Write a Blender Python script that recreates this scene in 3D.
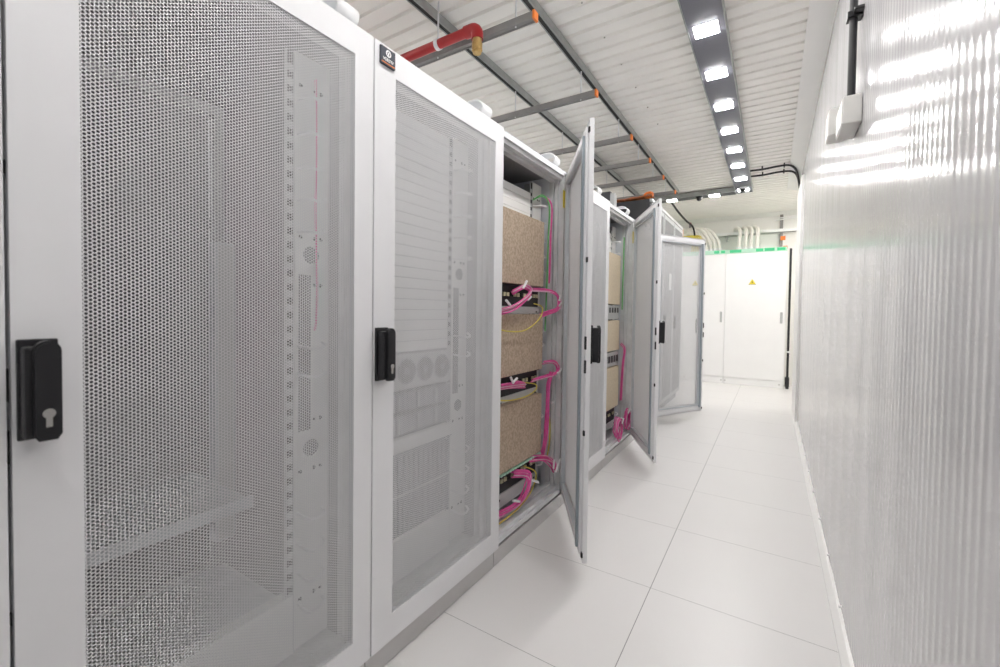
import bpy, bmesh, math, random
import numpy as np
from mathutils import Matrix, Vector

# ------------------------------------------------------------------ scene
for o in list(bpy.data.objects):
    bpy.data.objects.remove(o, do_unlink=True)
S = bpy.context.scene
C = S.collection
PI = math.pi
random.seed(4)

# ------------------------------------------------------------------ camera
cam_d = bpy.data.cameras.new('camera')
cam = bpy.data.objects.new('camera', cam_d)
C.objects.link(cam)
cam_d.sensor_width = 36.0
cam_d.lens = 430.526 * 36.0 / 1000.0
cam_d.shift_y = -0.012
cam_d.clip_start = 0.02
cam_d.clip_end = 60
_R = Vector((0.84504535, 0.53453599, 0.01302417))
_U = Vector((-0.02411956, 0.01377453, 0.99961418))
_F = Vector((-0.53415036, 0.84503345, -0.02453288))
_m = Matrix((_R, _U, -_F)).transposed().to_4x4()
_m.translation = Vector((1.11029, 0.0, 1.27243))
cam.matrix_world = _m
S.camera = cam
cam_d.dof.use_dof = True
cam_d.dof.focus_distance = 2.9
cam_d.dof.aperture_fstop = 3.4

# ------------------------------------------------------------------ world, exposure
w = bpy.data.worlds.new('world')
S.world = w
w.use_nodes = True
w.node_tree.nodes['Background'].inputs[0].default_value = (0.9, 0.95, 1.0, 1)
w.node_tree.nodes['Background'].inputs[1].default_value = 0.3
S.view_settings.view_transform = 'Standard'
S.view_settings.look = 'None'
S.view_settings.gamma = 1.0
S.view_settings.use_curve_mapping = False
S.view_settings.exposure = 0.07
LED_STRENGTH = 112.0
try:
    S.cycles.max_bounces = 14
    S.cycles.diffuse_bounces = 10
    S.cycles.use_denoising = True
except Exception:
    pass

# ------------------------------------------------------------------ materials
def mat(name, col, rough=0.5, metal=0.0, coat=0.0, spec=0.5, noise=0.0, nscale=20.0, emit=0.0, col2=None):
    m = bpy.data.materials.new(name)
    m.use_nodes = True
    nt = m.node_tree
    b = nt.nodes['Principled BSDF']
    b.inputs['Base Color'].default_value = (*col, 1)
    b.inputs['Roughness'].default_value = rough
    b.inputs['Metallic'].default_value = metal
    b.inputs['Coat Weight'].default_value = coat
    b.inputs['Coat Roughness'].default_value = 0.08
    b.inputs['Specular IOR Level'].default_value = spec
    if emit:
        b.inputs['Emission Color'].default_value = (*col, 1)
        b.inputs['Emission Strength'].default_value = emit
    if noise or col2:
        tc = nt.nodes.new('ShaderNodeTexCoord')
        n = nt.nodes.new('ShaderNodeTexNoise')
        n.inputs['Scale'].default_value = nscale
        n.inputs['Detail'].default_value = 4
        nt.links.new(tc.outputs['Object'], n.inputs['Vector'])
        r = nt.nodes.new('ShaderNodeValToRGB')
        r.color_ramp.elements[0].position = 0.35
        r.color_ramp.elements[1].position = 0.65
        c2 = col2 if col2 else tuple(max(0, c * (1 - noise)) for c in col)
        r.color_ramp.elements[0].color = (*c2, 1)
        r.color_ramp.elements[1].color = (*col, 1)
        nt.links.new(n.outputs['Fac'], r.inputs['Fac'])
        nt.links.new(r.outputs['Color'], b.inputs['Base Color'])
    return m

M = {}
M['rack_white'] = mat('rack_white', (0.81, 0.81, 0.82), 0.38, noise=0.02, nscale=6)
M['mesh_white'] = mat('mesh_white', (0.78, 0.78, 0.79), 0.45, noise=0.02, nscale=6)
M['rack_grey'] = mat('rack_grey', (0.56, 0.59, 0.62), 0.35, 0.1, noise=0.06, nscale=5)
M['rack_mid'] = mat('rack_mid', (0.36, 0.36, 0.375), 0.5, noise=0.05, nscale=4)
M['rod_grey'] = mat('rod_cover_grey', (0.30, 0.345, 0.375), 0.4, 0.1, noise=0.06, nscale=8)
M['rack_inner'] = mat('rack_inner', (0.72, 0.75, 0.79), 0.5, 0.0, noise=0.05, nscale=4)
M['rack_dark'] = mat('rack_dark', (0.16, 0.16, 0.17), 0.6, noise=0.1, nscale=4)
M['galv'] = mat('galvanised_steel', (0.78, 0.79, 0.80), 0.32, 0.15, noise=0.15, nscale=9)
M['blank_white'] = mat('blank_white', (0.88, 0.88, 0.86), 0.4, noise=0.02, nscale=10)
M['steel'] = mat('brushed_steel', (0.62, 0.61, 0.58), 0.25, 1.0)
M['black'] = mat('black_plastic', (0.012, 0.012, 0.014), 0.35, noise=0.1, nscale=30)
M['black_soft'] = mat('black_rubber', (0.018, 0.018, 0.02), 0.55, noise=0.1, nscale=30)
M['hole'] = mat('dark_hole', (0.015, 0.015, 0.015), 0.9)
M['plinth'] = mat('plinth_grey', (0.64, 0.63, 0.62), 0.45, noise=0.06, nscale=5)
M['tan'] = mat('tan_board', (0.60, 0.48, 0.365), 0.75, nscale=75, col2=(0.42, 0.325, 0.235))
M['beige'] = mat('beige_board', (0.78, 0.67, 0.50), 0.75, nscale=60, col2=(0.66, 0.56, 0.41))
M['pink'] = mat('magenta_cable', (0.86, 0.12, 0.42), 0.42, noise=0.2, nscale=30)
M['pale_pink'] = mat('pale_pink_cable', (0.85, 0.55, 0.68), 0.45, noise=0.15, nscale=30)
M['yellow'] = mat('yellow_cable', (0.78, 0.66, 0.10), 0.45, noise=0.1, nscale=30)
M['green'] = mat('green_cable', (0.12, 0.45, 0.13), 0.45, noise=0.1, nscale=30)
M['white_pl'] = mat('white_plastic', (0.90, 0.90, 0.90), 0.4, noise=0.03, nscale=30)
M['port'] = mat('pale_connector', (0.62, 0.58, 0.38), 0.5, noise=0.2, nscale=60)
M['module'] = mat('grey_module', (0.30, 0.30, 0.33), 0.5, noise=0.1, nscale=15)
M['grille'] = mat('dark_grille', (0.13, 0.13, 0.14), 0.6, noise=0.2, nscale=90)
M['red'] = mat('red_pipe', (0.42, 0.018, 0.022), 0.35, noise=0.15, nscale=14)
M['brass'] = mat('brass', (0.62, 0.42, 0.17), 0.3, 0.9, noise=0.2, nscale=40)
M['channel'] = mat('strut_grey', (0.30, 0.29, 0.285), 0.4, 0.3, noise=0.12, nscale=12)
M['rail'] = mat('rail_steel', (0.40, 0.42, 0.41), 0.4, 0.3, noise=0.15, nscale=12)
M['rail_dark'] = mat('rail_slot', (0.03, 0.03, 0.03), 0.8)
M['orange_dull'] = mat('orange_brown_cable', (0.45, 0.14, 0.045), 0.6, noise=0.5, nscale=40)
M['orange'] = mat('orange_cap', (0.85, 0.22, 0.03), 0.5, noise=0.08, nscale=30)
M['strip'] = mat('light_strip_grey', (0.15, 0.15, 0.18), 0.5, noise=0.05, nscale=6)
M['strip_dark'] = mat('dark_strip', (0.055, 0.055, 0.06), 0.5, noise=0.1, nscale=6)
M['led'] = mat('led_diffuser', (1.0, 0.985, 0.97), 0.5, emit=LED_STRENGTH)
M['cab_grey'] = mat('cabinet_grey', (0.19, 0.19, 0.195), 0.5, 0.1, noise=0.06, nscale=5)
M['cab_black'] = mat('cabinet_black', (0.035, 0.035, 0.038), 0.5, noise=0.1, nscale=5)
M['cab_trim'] = mat('cabinet_trim', (0.55, 0.56, 0.56), 0.4, 0.2, noise=0.05, nscale=5)
M['cab_white'] = mat('cabinet_white', (0.92, 0.92, 0.92), 0.35, noise=0.015, nscale=4)
M['cab_green'] = mat('green_band', (0.05, 0.55, 0.24), 0.45, noise=0.05, nscale=20)
M['cab_pale'] = mat('pale_green_band', (0.50, 0.78, 0.62), 0.45, noise=0.05, nscale=20)
M['warn'] = mat('warning_yellow', (0.85, 0.70, 0.04), 0.5, noise=0.05, nscale=30)
M['hose'] = mat('cream_hose', (0.90, 0.88, 0.82), 0.5, noise=0.06, nscale=30)
M['wall'] = mat('wall_white', (0.88, 0.87, 0.84), 0.5, noise=0.03, nscale=2)
M['wall_grey'] = mat('wall_grey', (0.30, 0.30, 0.30), 0.6, noise=0.05, nscale=2)
M['ceil'] = mat('ceiling_sheet', (0.94, 0.915, 0.875), 0.45, noise=0.05, nscale=3)
M['trim'] = mat('white_trim', (0.88, 0.87, 0.85), 0.35, noise=0.03, nscale=4)
M['ribbed'] = mat('ribbed_sheet', (0.60, 0.59, 0.60), 0.14, spec=0.45, noise=0.02, nscale=2)
M['badge'] = mat('navy_badge', (0.025, 0.032, 0.05), 0.35, noise=0.05, nscale=30)
M['box'] = mat('junction_box_grey', (0.70, 0.69, 0.66), 0.45, noise=0.03, nscale=12)

def tile_material():
    m = bpy.data.materials.new('floor_tiles')
    m.use_nodes = True
    nt = m.node_tree
    b = nt.nodes['Principled BSDF']
    b.inputs['Roughness'].default_value = 0.33
    L = nt.links.new
    tc = nt.nodes.new('ShaderNodeTexCoord')
    sp = nt.nodes.new('ShaderNodeSeparateXYZ')
    L(tc.outputs['Object'], sp.inputs[0])
    def math_(op, a, v=None, v2=None):
        n = nt.nodes.new('ShaderNodeMath'); n.operation = op
        if hasattr(a, 'links'): L(a, n.inputs[0])
        else: n.inputs[0].default_value = a
        if v is not None:
            if hasattr(v, 'links'): L(v, n.inputs[1])
            else: n.inputs[1].default_value = v
        return n.outputs[0]
    def seam(sock, off, pitch, half):
        a = math_('ADD', sock, -off + 100 * pitch)
        a = math_('DIVIDE', a, pitch)
        a = math_('FRACT', a)
        a = math_('SUBTRACT', a, 0.5)
        a = math_('ABSOLUTE', a)
        return math_('GREATER_THAN', a, 0.5 - half / pitch)
    sx = seam(sp.outputs['X'], 0.664, 1.30, 0.0016)
    sy = seam(sp.outputs['Y'], 2.04, 0.648, 0.0011)
    sm = math_('MAXIMUM', sx, sy)
    n = nt.nodes.new('ShaderNodeTexNoise'); n.inputs['Scale'].default_value = 1.7; n.inputs['Detail'].default_value = 5
    L(tc.outputs['Object'], n.inputs['Vector'])
    r = nt.nodes.new('ShaderNodeValToRGB')
    r.color_ramp.elements[0].color = (0.74, 0.725, 0.715, 1)
    r.color_ramp.elements[1].color = (0.78, 0.765, 0.755, 1)
    L(n.outputs['Fac'], r.inputs['Fac'])
    mx = nt.nodes.new('ShaderNodeMixRGB')
    L(sm, mx.inputs[0]); L(r.outputs['Color'], mx.inputs[1])
    mx.inputs[2].default_value = (0.28, 0.27, 0.265, 1)
    L(mx.outputs[0], b.inputs['Base Color'])
    return m
M['floor'] = tile_material()

# ------------------------------------------------------------------ mesh builder
class MB:
    def __init__(s):
        s.v = []; s.f = []
    def _add(s, vs, fs):
        n = len(s.v)
        s.v += [tuple(p) for p in vs]
        s.f += [tuple(i + n for i in f) for f in fs]
        return s
    def box(s, x0, x1, y0, y1, z0, z1, bev=0.0):
        x0, x1 = min(x0, x1), max(x0, x1); y0, y1 = min(y0, y1), max(y0, y1); z0, z1 = min(z0, z1), max(z0, z1)
        if bev <= 0:
            vs = [(x, y, z) for z in (z0, z1) for y in (y0, y1) for x in (x0, x1)]
            return s._add(vs, [(0, 2, 3, 1), (4, 5, 7, 6), (0, 1, 5, 4), (2, 6, 7, 3), (0, 4, 6, 2), (1, 3, 7, 5)])
        bm = bmesh.new()
        bmesh.ops.create_cube(bm, size=1.0)
        for v in bm.verts:
            v.co = Vector(((x0 + x1) / 2 + v.co.x * (x1 - x0), (y0 + y1) / 2 + v.co.y * (y1 - y0), (z0 + z1) / 2 + v.co.z * (z1 - z0)))
        b = min(bev, 0.45 * min(x1 - x0, y1 - y0, z1 - z0))
        bmesh.ops.bevel(bm, geom=bm.edges[:] , offset=b, segments=2, affect='EDGES', profile=0.6)
        bm.verts.index_update()
        s._add([v.co[:] for v in bm.verts], [[v.index for v in f.verts] for f in bm.faces])
        bm.free()
        return s
    def prism(s, pts, axis, a0, a1):
        # pts: 2-D outline; axis: 0,1,2 = extruded axis
        n = len(pts)
        def put(p, a):
            if axis == 0: return (a, p[0], p[1])
            if axis == 1: return (p[0], a, p[1])
            return (p[0], p[1], a)
        vs = [put(p, a0) for p in pts] + [put(p, a1) for p in pts]
        fs = [tuple(range(n)), tuple(range(2 * n - 1, n - 1, -1))]
        fs += [(i, (i + 1) % n, n + (i + 1) % n, n + i) for i in range(n)]
        return s._add(vs, fs)
    def ring(s, x0, x1, y0, y1, z0, z1, a, b, c, d):
        # rectangular frame in the YZ plane with an opening (inset a at y0, b at y1, c at z0, d at z1)
        o = [(y0, z0), (y1, z0), (y1, z1), (y0, z1)]
        i = [(y0 + a, z0 + c), (y1 - b, z0 + c), (y1 - b, z1 - d), (y0 + a, z1 - d)]
        vs = [(x0, *p) for p in o] + [(x0, *p) for p in i] + [(x1, *p) for p in o] + [(x1, *p) for p in i]
        fs = []
        for k in range(4):
            j = (k + 1) % 4
            fs += [(k, 4 + k, 4 + j, j), (8 + k, 8 + j, 12 + j, 12 + k), (k, j, 8 + j, 8 + k), (4 + k, 12 + k, 12 + j, 4 + j)]
        return s._add(vs, fs)
    def tube(s, pts, r, n=10, caps=True):
        pts = [Vector(p) for p in pts]
        rs = r if isinstance(r, (list, tuple)) else [r] * len(pts)
        base = len(s.v)
        prev = None
        for i, p in enumerate(pts):
            t = (pts[min(i + 1, len(pts) - 1)] - pts[max(i - 1, 0)]).normalized()
            if prev is None:
                up = Vector((0, 0, 1)) if abs(t.z) < 0.9 else Vector((1, 0, 0))
                a = t.cross(up).normalized()
            else:
                a = (prev - t * prev.dot(t)).normalized()
            prev = a
            b = t.cross(a)
            for k in range(n):
                q = p + (a * math.cos(2 * PI * k / n) + b * math.sin(2 * PI * k / n)) * rs[i]
                s.v.append(q[:])
        for i in range(len(pts) - 1):
            for k in range(n):
                j = (k + 1) % n
                s.f.append((base + i * n + k, base + i * n + j, base + (i + 1) * n + j, base + (i + 1) * n + k))
        if caps:
            s.f.append(tuple(base + k for k in range(n - 1, -1, -1)))
            s.f.append(tuple(base + (len(pts) - 1) * n + k for k in range(n)))
        return s
    def disc(s, c, axis, r, t, n=24):
        a = Vector(c); d = [Vector((1, 0, 0)), Vector((0, 1, 0)), Vector((0, 0, 1))][axis]
        return s.tube([a, a + d * t], r, n)
    def build(s, name, m, parent=None, smooth=False):
        me = bpy.data.meshes.new(name)
        me.from_pydata(s.v, [], s.f)
        bm = bmesh.new(); bm.from_mesh(me)
        bmesh.ops.recalc_face_normals(bm, faces=bm.faces[:])
        bm.to_mesh(me); bm.free()
        me.materials.append(M[m] if isinstance(m, str) else m)
        if smooth:
            me.polygons.foreach_set('use_smooth', [True] * len(me.polygons))
            try: me.set_sharp_from_angle(angle=math.radians(40))
            except Exception: pass
        o = bpy.data.objects.new(name, me)
        C.objects.link(o)
        if parent is not None: o.parent = parent
        return o

def spline(ctrl, n=8):
    P = [Vector(p) for p in ctrl]
    P = [P[0] * 2 - P[1]] + P + [P[-1] * 2 - P[-2]]
    out = []
    for i in range(1, len(P) - 2):
        for k in range(n):
            t = k / n
            a, b, c, d = P[i - 1], P[i], P[i + 1], P[i + 2]
            out.append(0.5 * ((2 * b) + (c - a) * t + (2 * a - 5 * b + 4 * c - d) * t * t + (3 * b - a - 3 * c + d) * t ** 3))
    out.append(P[-2])
    return out

def tag(o, label, cat, group=None):
    o['label'] = label; o['category'] = cat
    if group: o['group'] = group
    return o
def thing(name, label, cat, loc=(0, 0, 0), rz=0.0, group=None):
    o = bpy.data.objects.new(name, None)
    o.empty_display_size = 0.05
    C.objects.link(o)
    o.location = loc; o.rotation_euler = (0, 0, rz)
    return tag(o, label, cat, group)
def struct(o):
    o['kind'] = 'structure'
    return o
def dup(root, loc, label=None, group=None):
    def cp(o, parent):
        c = o.copy(); C.objects.link(c); c.parent = parent
        for ch in o.children: cp(ch, c)
        return c
    r = cp(root, None)
    r.location = loc
    if label: r['label'] = label
    if group: r['group'] = group
    return r
ORD = ['first', 'second', 'third', 'fourth', 'fifth', 'sixth', 'seventh', 'eighth', 'ninth', 'tenth', 'eleventh', 'twelfth',
       'thirteenth', 'fourteenth', 'fifteenth', 'sixteenth', 'seventeenth', 'eighteenth', 'nineteenth', 'twentieth', 'twenty-first', 'twenty-second']

# ------------------------------------------------------------------ room shell
WX = 1.385          # aisle face of the ribbed wall
WY = 7.0            # its far end
CZ = 3.12           # ceiling
YN, YF, XB = -1.6, 9.3, -2.6
struct(MB().box(XB, 2.2, YN, YF, -0.08, 0.0).build('floor', 'floor'))

# trapezoidal ceiling sheet, ridges run across the aisle
def ceiling():
    b = MB()
    pitch = 0.124
    prof = []
    y = YN
    while y < YF:
        prof += [(y, CZ), (y + 0.086, CZ), (y + 0.094, CZ + 0.020), (y + 0.113, CZ + 0.020), (y + 0.118, CZ)]
        y += pitch
    prof.append((YF + 0.1, CZ))
    n = len(prof)
    vs = [(XB, *p) for p in prof] + [(2.2, *p) for p in prof]
    b._add(vs, [(i, i + 1, n + i + 1, n + i) for i in range(n - 1)])
    b.box(XB, 2.2, YN, YF + 0.1, CZ + 0.05, CZ + 0.10)
    return struct(b.build('ceiling', 'ceil'))
ceiling()

# vertically micro-ribbed glossy sheet
def ribbed_wall():
    b = MB()
    n = 8
    pitch = 0.036
    ys = []
    y = YN
    while y < WY:
        ys += [y + pitch * k / n for k in range(n)]
        y += pitch
    ys.append(WY)
    rnd = random.Random(2)
    offs = {}
    pts = []
    for y in ys:
        k = math.floor((y - YN) / pitch + 1e-6)
        a = offs.setdefault(k, rnd.uniform(0.55, 1.15))
        x = WX + 0.00036 * a * math.cos(2 * PI * (y - YN) / pitch) + 0.0007 * math.sin(2 * PI * y / 0.31) 
        pts.append((x, y))
    m = len(pts)
    vs = [(x, y, 0.0) for x, y in pts] + [(x, y, CZ) for x, y in pts]
    vs += [(WX + 0.06, WY, 0), (WX + 0.06, WY, CZ), (WX + 0.06, YN, 0), (WX + 0.06, YN, CZ)]
    b._add(vs, [(i, i + 1, m + i + 1, m + i) for i in range(m - 1)] + [(m - 1, 2 * m, 2 * m + 1, 2 * m - 1), (2 * m, 2 * m + 2, 2 * m + 3, 2 * m + 1)])
    return struct(b.build('wall_right', 'ribbed', smooth=True))
wr = ribbed_wall()
t = struct(MB().box(WX - 0.026, WX + 0.07, WY - 0.95, WY + 0.03, 0.0, 2.88, 0.004).build('trim_2', 'trim'))
# far part of the side wall, stepped back
struct(MB().box(2.12, 2.20, WY - 0.05, YF, 0, CZ).build('wall_recess', 'wall'))
struct(MB().box(WX + 0.06, 2.2, WY - 0.05, WY - 0.03, 0, CZ).build('wall_return', 'wall'))
struct(MB().box(XB - 0.08, XB, YN, YF, 0, CZ).build('wall_left', 'wall'))
struct(MB().box(XB, 1.70, YN - 0.08, YN, 0, CZ).build('wall_near', 'wall_grey'))
fw = MB()
for x0 in np.arange(-2.6, 2.15, 1.1):
    fw.box(x0, min(x0 + 1.096, 2.20), YF, YF + 0.08, 0, CZ + 0.02)
fw.box(XB, 2.20, YF + 0.01, YF + 0.08, 0, CZ + 0.02)
struct(fw.build('wall_far', 'wall'))
# cornice between ceiling and ribbed wall
struct(MB().prism([(1.25, CZ), (1.25, CZ - 0.012), (1.262, CZ - 0.016), (WX - 0.004, CZ - 0.052), (WX - 0.004, CZ - 0.066), (WX + 0.02, CZ - 0.066), (WX + 0.02, CZ)], 1, YN, WY + 0.6).build('trim_1', 'trim'))
# far cornice
struct(MB().prism([(YF, CZ - 0.07), (YF - 0.012, CZ - 0.07), (YF - 0.10, CZ - 0.012), (YF - 0.10, CZ), (YF, CZ)], 0, XB, 2.12).build('trim_3', 'trim'))
# skirting
bb = struct(MB().prism([(1.352, 0.0), (1.352, 0.012), (1.374, 0.030), (WX + 0.006, 0.034), (WX + 0.006, 0.0)], 1, YN, WY).build('baseboard_right', 'trim'))
for y in np.arange(1.35, 6.8, 0.46):
    MB().tube([(1.374, y, 0.052), (WX + 0.004, y, 0.052)], 0.006, 8).build('screw', 'white_pl', bb, True)

# ceiling screws row
# ------------------------------------------------------------------ perforated sheet (shared mesh), local origin at the hinge foot
W, H0, H1 = 0.8, 0.105, 2.152
def perforated_mesh(name, y0, y1, z0, z1, p, r, x0, x1):
    dx = p * math.sqrt(3) / 2
    nx = int(round((y1 - y0) / dx)) + 1
    nz = int(round((z1 - z0) / p)) + 1
    I, J = np.meshgrid(np.arange(nx), np.arange(nz), indexing='ij')
    cy = y0 + I * dx
    cz = z0 + J * p + (I % 2) * p / 2
    ang = np.arange(6) * PI / 3
    vy = cy[..., None] + r * np.cos(ang)
    vz = cz[..., None] + r * np.sin(ang)
    n = nx * nz
    front = np.stack([np.full(vy.shape, x1), vy, vz], -1).reshape(-1, 3)
    back = front.copy(); back[:, 0] = x0
    verts = np.concatenate([front, back])
    idx = lambda i, j, k: (i * nz + j) * 6 + k
    quads = []; tris = []
    i = I.ravel(); j = J.ravel()
    # walls
    for k in range(6):
        a = idx(i, j, k); b = idx(i, j, (k + 1) % 6)
        quads.append(np.stack([a, a + n * 6, b + n * 6, b], -1))
    off = i % 2
    def nb(di, kind):
        # kind 'u': upper neighbour at +30 deg, 'd': lower at -30 deg
        ii = i + 1
        jj = j + off if kind == 'u' else j + off - 1
        return ii, jj
    okv = j + 1 < nz
    f = []
    # vertical neighbour: edge verts 1,2 (60,120) of lower with 5,4 of upper
    a = i[okv]; c = j[okv]
    f.append(np.stack([idx(a, c, 2), idx(a, c, 1), idx(a, c + 1, 5), idx(a, c + 1, 4)], -1))
    for kind in 'ud':
        ii, jj = nb(1, kind)
        ok = (ii < nx) & (jj >= 0) & (jj < nz)
        a, c, ii2, jj2 = i[ok], j[ok], ii[ok], jj[ok]
        if kind == 'u':
            f.append(np.stack([idx(a, c, 1), idx(a, c, 0), idx(ii2, jj2, 4), idx(ii2, jj2, 3)], -1))
        else:
            f.append(np.stack([idx(a, c, 0), idx(a, c, 5), idx(ii2, jj2, 3), idx(ii2, jj2, 2)], -1))
    # triangles: right of hole (vertex 0 with 'u' vertex 4 and 'd' vertex 2)
    ui, uj = nb(1, 'u'); di, dj = nb(1, 'd')
    ok = (ui < nx) & (uj < nz) & (dj >= 0)
    tris.append(np.stack([idx(i[ok], j[ok], 0), idx(di[ok], dj[ok], 2), idx(ui[ok], uj[ok], 4)], -1))
    # triangles: left vertex of 'u' neighbour (3) with own vertex 1 and vertex 5 of hole above
    ok = (ui < nx) & (uj < nz) & (j + 1 < nz)
    tris.append(np.stack([idx(i[ok], j[ok], 1), idx(ui[ok], uj[ok], 3), idx(i[ok], j[ok] + 1, 5)], -1))
    fq = np.concatenate(f); ft = np.concatenate(tris)
    allq = np.concatenate(quads + [fq, fq[:, ::-1] + n * 6])
    allt = np.concatenate([ft, ft[:, ::-1] + n * 6])
    me = bpy.data.meshes.new(name)
    me.vertices.add(len(verts)); me.vertices.foreach_set('co', verts.ravel())
    nl = allq.size + allt.size
    me.loops.add(nl)
    me.loops.foreach_set('vertex_index', np.concatenate([allq.ravel(), allt.ravel()]).astype(np.int32))
    npoly = len(allq) + len(allt)
    me.polygons.add(npoly)
    ls = np.concatenate([np.arange(len(allq)) * 4, len(allq) * 4 + np.arange(len(allt)) * 3]).astype(np.int32)
    me.polygons.foreach_set('loop_start', ls)
    try:
        me.polygons.foreach_set('loop_total', np.concatenate([np.full(len(allq), 4), np.full(len(allt), 3)]).astype(np.int32))
    except Exception: pass
    me.update(calc_edges=True)
    me.validate()
    me.materials.append(M['mesh_white'])
    return me
PERF = perforated_mesh('perforated_panel', -W + 0.088, -0.068, H0 + 0.088, H1 - 0.083, 0.0076, 0.00315, -0.0046, -0.0036)

# ------------------------------------------------------------------ rack parts (built once, copied)
def make_door(parent, angle, loc):
    d = MB()
    d.ring(-0.0030, 0.0, -W + 0.003, -0.003, H0, H1, 0.092, 0.072, 0.095, 0.09)
    d.ring(-0.022, -0.0030, -W + 0.003, -0.003, H0, H1, 0.003, 0.003, 0.003, 0.003)
    door = d.build('door', 'rack_white', parent)
    door.location = loc
    door.rotation_euler = (0, 0, angle)
    p = bpy.data.objects.new('perforated_panel', PERF); C.objects.link(p); p.parent = door
    f = MB()
    f.ring(-0.024, -0.0054, -W + 0.016, -0.016, H0 + 0.016, H1 - 0.016, 0.060, 0.045, 0.062, 0.060)
    f.ring(-0.034, -0.024, -W + 0.030, -0.030, H0 + 0.030, H1 - 0.030, 0.030, 0.024, 0.030, 0.030)
    f.build('inner_frame', 'rack_white', door)
    f = MB(); f.ring(-0.0345, -0.012, -W + 0.0745, -0.0585, H0 + 0.0765, H1 - 0.0745, 0.006, 0.006, 0.006, 0.006)
    f.build('stiffener', 'rack_grey', door)
    h = MB()
    h.box(0.0003, 0.010, -W + 0.008, -W + 0.060, 1.034, 1.212, 0.003)
    h.box(0.010, 0.040, -W + 0.011, -W + 0.054, 1.040, 1.200, 0.006)
    pts = []
    for k in range(13):
        a = PI * k / 12
        pts.append((-W + 0.0385 + 0.0175 * math.cos(a), 1.192 + 0.0185 * math.sin(a)))
    pts += [(-W + 0.021, 1.046), (-W + 0.027, 1.036), (-W + 0.050, 1.036), (-W + 0.056, 1.046)]
    h.prism(pts, 0, 0.036, 0.048)
    h.prism([(0.9 * (p[0] + W - 0.0385) - W + 0.0385, 0.95 * (p[1] - 1.12) + 1.12) for p in pts], 0, 0.048, 0.050)
    h.build('handle', 'black', door)
    k = MB()
    k.disc((0.0502, -W + 0.0385, 1.084), 0, 0.0085, 0.003, 16)
    k.box(0.0502, 0.0530, -W + 0.0340, -W + 0.0430, 1.060, 1.082, 0.002)
    k.build('lock_cylinder', 'steel', door)
    MB().box(-0.046, -0.0245, -W + 0.052, -W + 0.076, H0 + 0.05, H1 - 0.06, 0.003).build('lock_rod_cover', 'rod_grey', door)
    for z in (0.13, 0.70, 0.99, 1.10, 1.50, 2.09):
        l = MB()
        l.box(-0.028, -0.019, -W + 0.001, -W + 0.016, z, z + (0.060 if 0.9 < z < 1.2 else 0.024), 0.002)
        l.build('latch_bolt', 'black_soft', door)
    hg = MB()
    for z in (0.20, 1.12, 2.02):
        hg.tube([(-0.030, -0.010, z), (-0.030, -0.010, z + 0.06)], 0.006, 10)
    hg.build('hinge', 'galv', door, True)
    return door

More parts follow.
